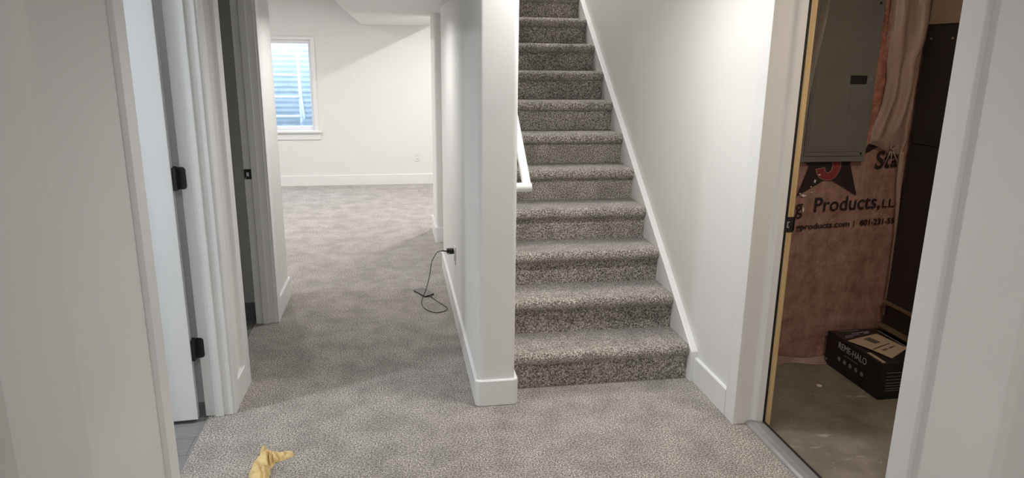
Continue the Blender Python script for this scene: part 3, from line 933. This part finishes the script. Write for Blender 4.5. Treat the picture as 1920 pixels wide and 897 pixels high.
# electrical panel
ep = thing('electrical_panel', (2.25, 3.36, 1.12), 'grey metal electrical panel mounted on the insulated wall', 'electrical panel')
MB().box(2.085, 2.42, 3.372, 3.392, 1.13, 2.02).build('back_box', M['panel'], ep)
cv = MB(); cv.box(2.070, 2.440, 3.364, 3.374, 1.121, 2.03); cv.box(2.086, 2.418, 3.357, 3.366, 1.152, 2.01)
cv.build('cover', M['panel'], ep, bevel=0.003)
dr = MB(); dr.box(2.092, 2.398, 3.353, 3.358, 1.176, 1.99)
dr.box(2.100, 2.388, 3.3505, 3.354, 1.186, 1.98)
for (x, za, zb) in ((2.368, 1.20, 1.50), (2.352, 1.20, 1.50), (2.325, 1.20, 1.50), (2.300, 1.20, 1.50), (2.368, 1.585, 1.93), (2.352, 1.585, 1.93), (2.325, 1.60, 1.90), (2.300, 1.60, 1.90)):
    dr.box(x - 0.003, x + 0.003, 3.3482, 3.351, za, zb)
for z in (1.205, 1.93):
    dr.box(2.105, 2.37, 3.3485, 3.351, z - 0.002, z + 0.002)
dd = dr.build('door', M['panel'], ep, bevel=0.0012); sub(dd, ep)
o = MB().box(2.289, 2.379, 3.3445, 3.351, 1.520, 1.562).build('latch', M['black'], dd, bevel=0.002); o['label'] = 'black sliding latch'
MB().box(2.300, 2.322, 3.3425, 3.3447, 1.529, 1.553).build('latch_slide', M['rubber'], dd)
MB().disc((2.409, 3.357, 1.545), (0, -1, 0), 0.008, 0.004, 14).build('screw', M['steel'], ep)
for z in (1.165, 1.913):
    MB().disc((2.4065, 3.3575, z), (0, -1, 0), 0.006, 0.003, 12).build('screw', M['black'], ep)

# furnace cabinet and plenum
fu = thing('furnace_cabinet', (3.0, 3.0, -0.02), 'tall dark brown sheet metal furnace cabinet in the utility room', 'furnace')
fcb = MB(); fcb.box(2.697, 3.30, 2.55, 3.372, 0.33, 1.214).box(2.6955, 3.302, 2.548, 3.372, 1.217, 1.816)
fcb.build('cabinet', M['dark'], fu, bevel=0.003)
for y in (3.33, 3.187, 2.9, 2.7):
    MB().disc((2.6955, y, 1.746), (-1, 0, 0), 0.006, 0.003, 8).build('screw', M['steel'], fu)
MB().box(2.70, 3.28, 2.57, 3.36, -0.02, 0.33).build('base', M['dark'], fu)
lg = MB(); lg.box(2.676, 2.70, 2.55, 3.372, 0.322, 0.336); lg.box(2.655, 2.70, 2.55, 3.372, 0.188, 0.200)
o = lg.build('ledge', M['rust'], fu, bevel=0.002); o['label'] = 'dull brass coloured ledges'
pn_ = MB(); pn_.box(2.70, 3.29, 2.56, 3.372, 1.816, 2.39); pn_.box(2.685, 3.305, 2.545, 3.372, 1.816, 1.824)
pn_.build('plenum', M['tan'], fu, bevel=0.003)

# black carton with lettering
A = Vector((2.366, 3.374, -0.02)); B = Vector((2.366, 2.911, -0.02)); C_ = Vector((2.652, 2.911, -0.02)); D = Vector((2.652, 3.374, -0.02))
bx = thing('carton', (2.55, 3.15, -0.02), 'black cardboard carton with white lettering on the concrete floor', 'box')
hA, hB = 0.190, 0.190
Z = Vector((0, 0, 1))
TA, TB, TC, TD = A + Z * hA, B + Z * hB, C_ + Z * hB, D + Z * hA
MB().hexa([A, B, C_, D], [TA, TB, TC, TD]).build('box_body', M['carton'], bx, bevel=0.003)
e = 0.0015


def lid(s, t_, h):
    return TA.lerp(TB, s).lerp(TD.lerp(TC, s), t_) + Z * h


o = MB().add([lid(0.02, 0.02, e), lid(0.98, 0.02, e), lid(0.98, 0.98, e), lid(0.02, 0.98, e), lid(0.02, 0.02, -.002), lid(0.98, 0.02, -.002), lid(0.98, 0.98, -.002), lid(0.02, 0.98, -.002)],
             [(0, 1, 2, 3), (4, 7, 6, 5), (0, 4, 5, 1), (1, 5, 6, 2), (2, 6, 7, 3), (3, 7, 4, 0)]).build('lid', M['carton_top'], bx)


def strip(mb, s0, t0, s1, t1, wd, h0, h1):
    p = lid(s0, t0, 0); q = lid(s1, t1, 0); d = (q - p).normalized(); sd = Z.cross(d).normalized() * wd / 2
    b = [p - sd + Z * h0, q - sd + Z * h0, q + sd + Z * h0, p + sd + Z * h0]
    mb.hexa(b, [v + Z * (h1 - h0) for v in b])


sc_ = MB()
for (s0, t0, s1, t1, wd) in ((.14, .35, .10, .75, .008), (.20, .16, .17, .48, .006), (.05, .2, .05, .6, .004), (.25, .10, .22, .30, .006), (.16, .60, .13, .72, .012), (.10, .97, .75, .97, .006)):
    strip(sc_, s0, t0, s1, t1, wd, e, e + 0.0008)
o = sc_.build('lid_marks', M['inkblue'], bx); o['label'] = 'scuffed pale marks on the lid'
o = MB().hexa([lid(.69, .055, .001), lid(.95, .055, .001), lid(.95, .115, .001), lid(.69, .115, .001)], [lid(.69, .055, .005), lid(.95, .055, .005), lid(.95, .115, .005), lid(.69, .115, .005)]).build('flap_edge', M['paper'], bx)
o['label'] = 'bare kraft edge of the flap'
dAB = (B - A).normalized(); nrm = Vector((dAB.y, -dAB.x, 0)); nrm = nrm if nrm.x < 0 else -nrm
face = lambda s, z: A.lerp(B, s) + Z * (z + 0.0) + nrm * 0.0018
upf = (Z + dAB * 0.0).normalized()
text('lettering', 'REME-HALO', bx, face(0.24, 0.134), dAB + Z * 0.004, upf, 0.236, 0.036, M['ink'])
o = MB().hexa([face(.36, .113), face(.62, .113), face(.62, .116), face(.36, .116)], [face(.36, .113) + nrm * .0004, face(.62, .113) + nrm * .0004, face(.62, .116) + nrm * .0004, face(.36, .116) + nrm * .0004]).build('small_print', M['inkblue'], bx)
for s in (0.279, 0.384, 0.488, 0.593, 0.697):
    ic = MB(); c0 = face(s, 0.077); ic.disc(c0, nrm, 0.0125, 0.0004, 18)
    io = ic.build('icon', M['inkblue'], bx)
rn = A.lerp(B, .04) + Z * 0.03 + nrm * .0018
MB().disc(rn, nrm, 0.008, 0.0004, 12).build('icon', M['inkblue'], bx)
dBC = (C_ - B).normalized(); nf = Vector((dBC.y, -dBC.x, 0)); nf = nf if nf.y < 0 else -nf
for i, z in enumerate((0.145, 0.125, 0.108, 0.090, 0.075, 0.060, 0.048)):
    m = MB(); p = B + dBC * 0.03 + Z * z + nf * 0.0018; q = B + dBC * (0.20 + 0.03 * (i % 3)) + Z * z + nf * 0.0018
    m.hexa([p, q, q + Z * .0018, p + Z * .0018], [v + nf * .0004 for v in (p, q, q + Z * .0018, p + Z * .0018)])
    m.build('small_print', M['inkblue'], bx)

# instruction sheet lying on the carton
mn = thing('instruction_sheet', (2.55, 3.08, 0.185), 'tan instruction sheet with a dark picture lying on the black carton', 'paper')
PC = [(0.354, 0.03), (0.876, 0.32), (0.62, 0.95), (0.223, 0.79)]


def pap(u, v, h):
    s = (PC[0][0] * (1 - u) + PC[1][0] * u) * (1 - v) + (PC[3][0] * (1 - u) + PC[2][0] * u) * v
    t_ = (PC[0][1] * (1 - u) + PC[1][1] * u) * (1 - v) + (PC[3][1] * (1 - u) + PC[2][1] * u) * v
    return lid(s, t_, h + 0.006 + 0.004 * math.sin(u * 3 + v * 2))


pm = MB(); pm.grid(lambda u, v: pap(u, v, 0.0), 16, 16); pm.build('sheet', M['paper'], mn, solid=0.0015)


def papquad(u0, u1, v0, v1, mat, nm, sk_=0.0):
    m = MB(); m.grid(lambda a, b: pap(u0 + (u1 - u0) * a, v0 + (v1 - v0) * b + sk_ * a, 0.0014), 8, 4); return m.build(nm, mat, mn)


o = papquad(0.10, 0.42, 0.40, 0.62, M['paperink'], 'picture', 0.0); o['label'] = 'dark printed picture'
o = papquad(0.555, 0.585, 0.04, 0.80, M['paperinkb'], 'print_line')
papquad(0.68, 0.74, 0.20, 0.40, M['paperink'], 'sketch', 0.05); papquad(0.70, 0.75, 0.46, 0.72, M['paperink'], 'sketch', 0.1)

# small pale washer and scuffed ring on the concrete
o = MB().tube([(2.165, 3.10, -0.0195), (2.165, 3.10, -0.016)], 0.013, 16).build('washer', M['speck']); tag(o, 'small pale disc lying on the concrete floor near the carton', 'disc')

scene.cycles.denoising_prefilter = 'NONE'
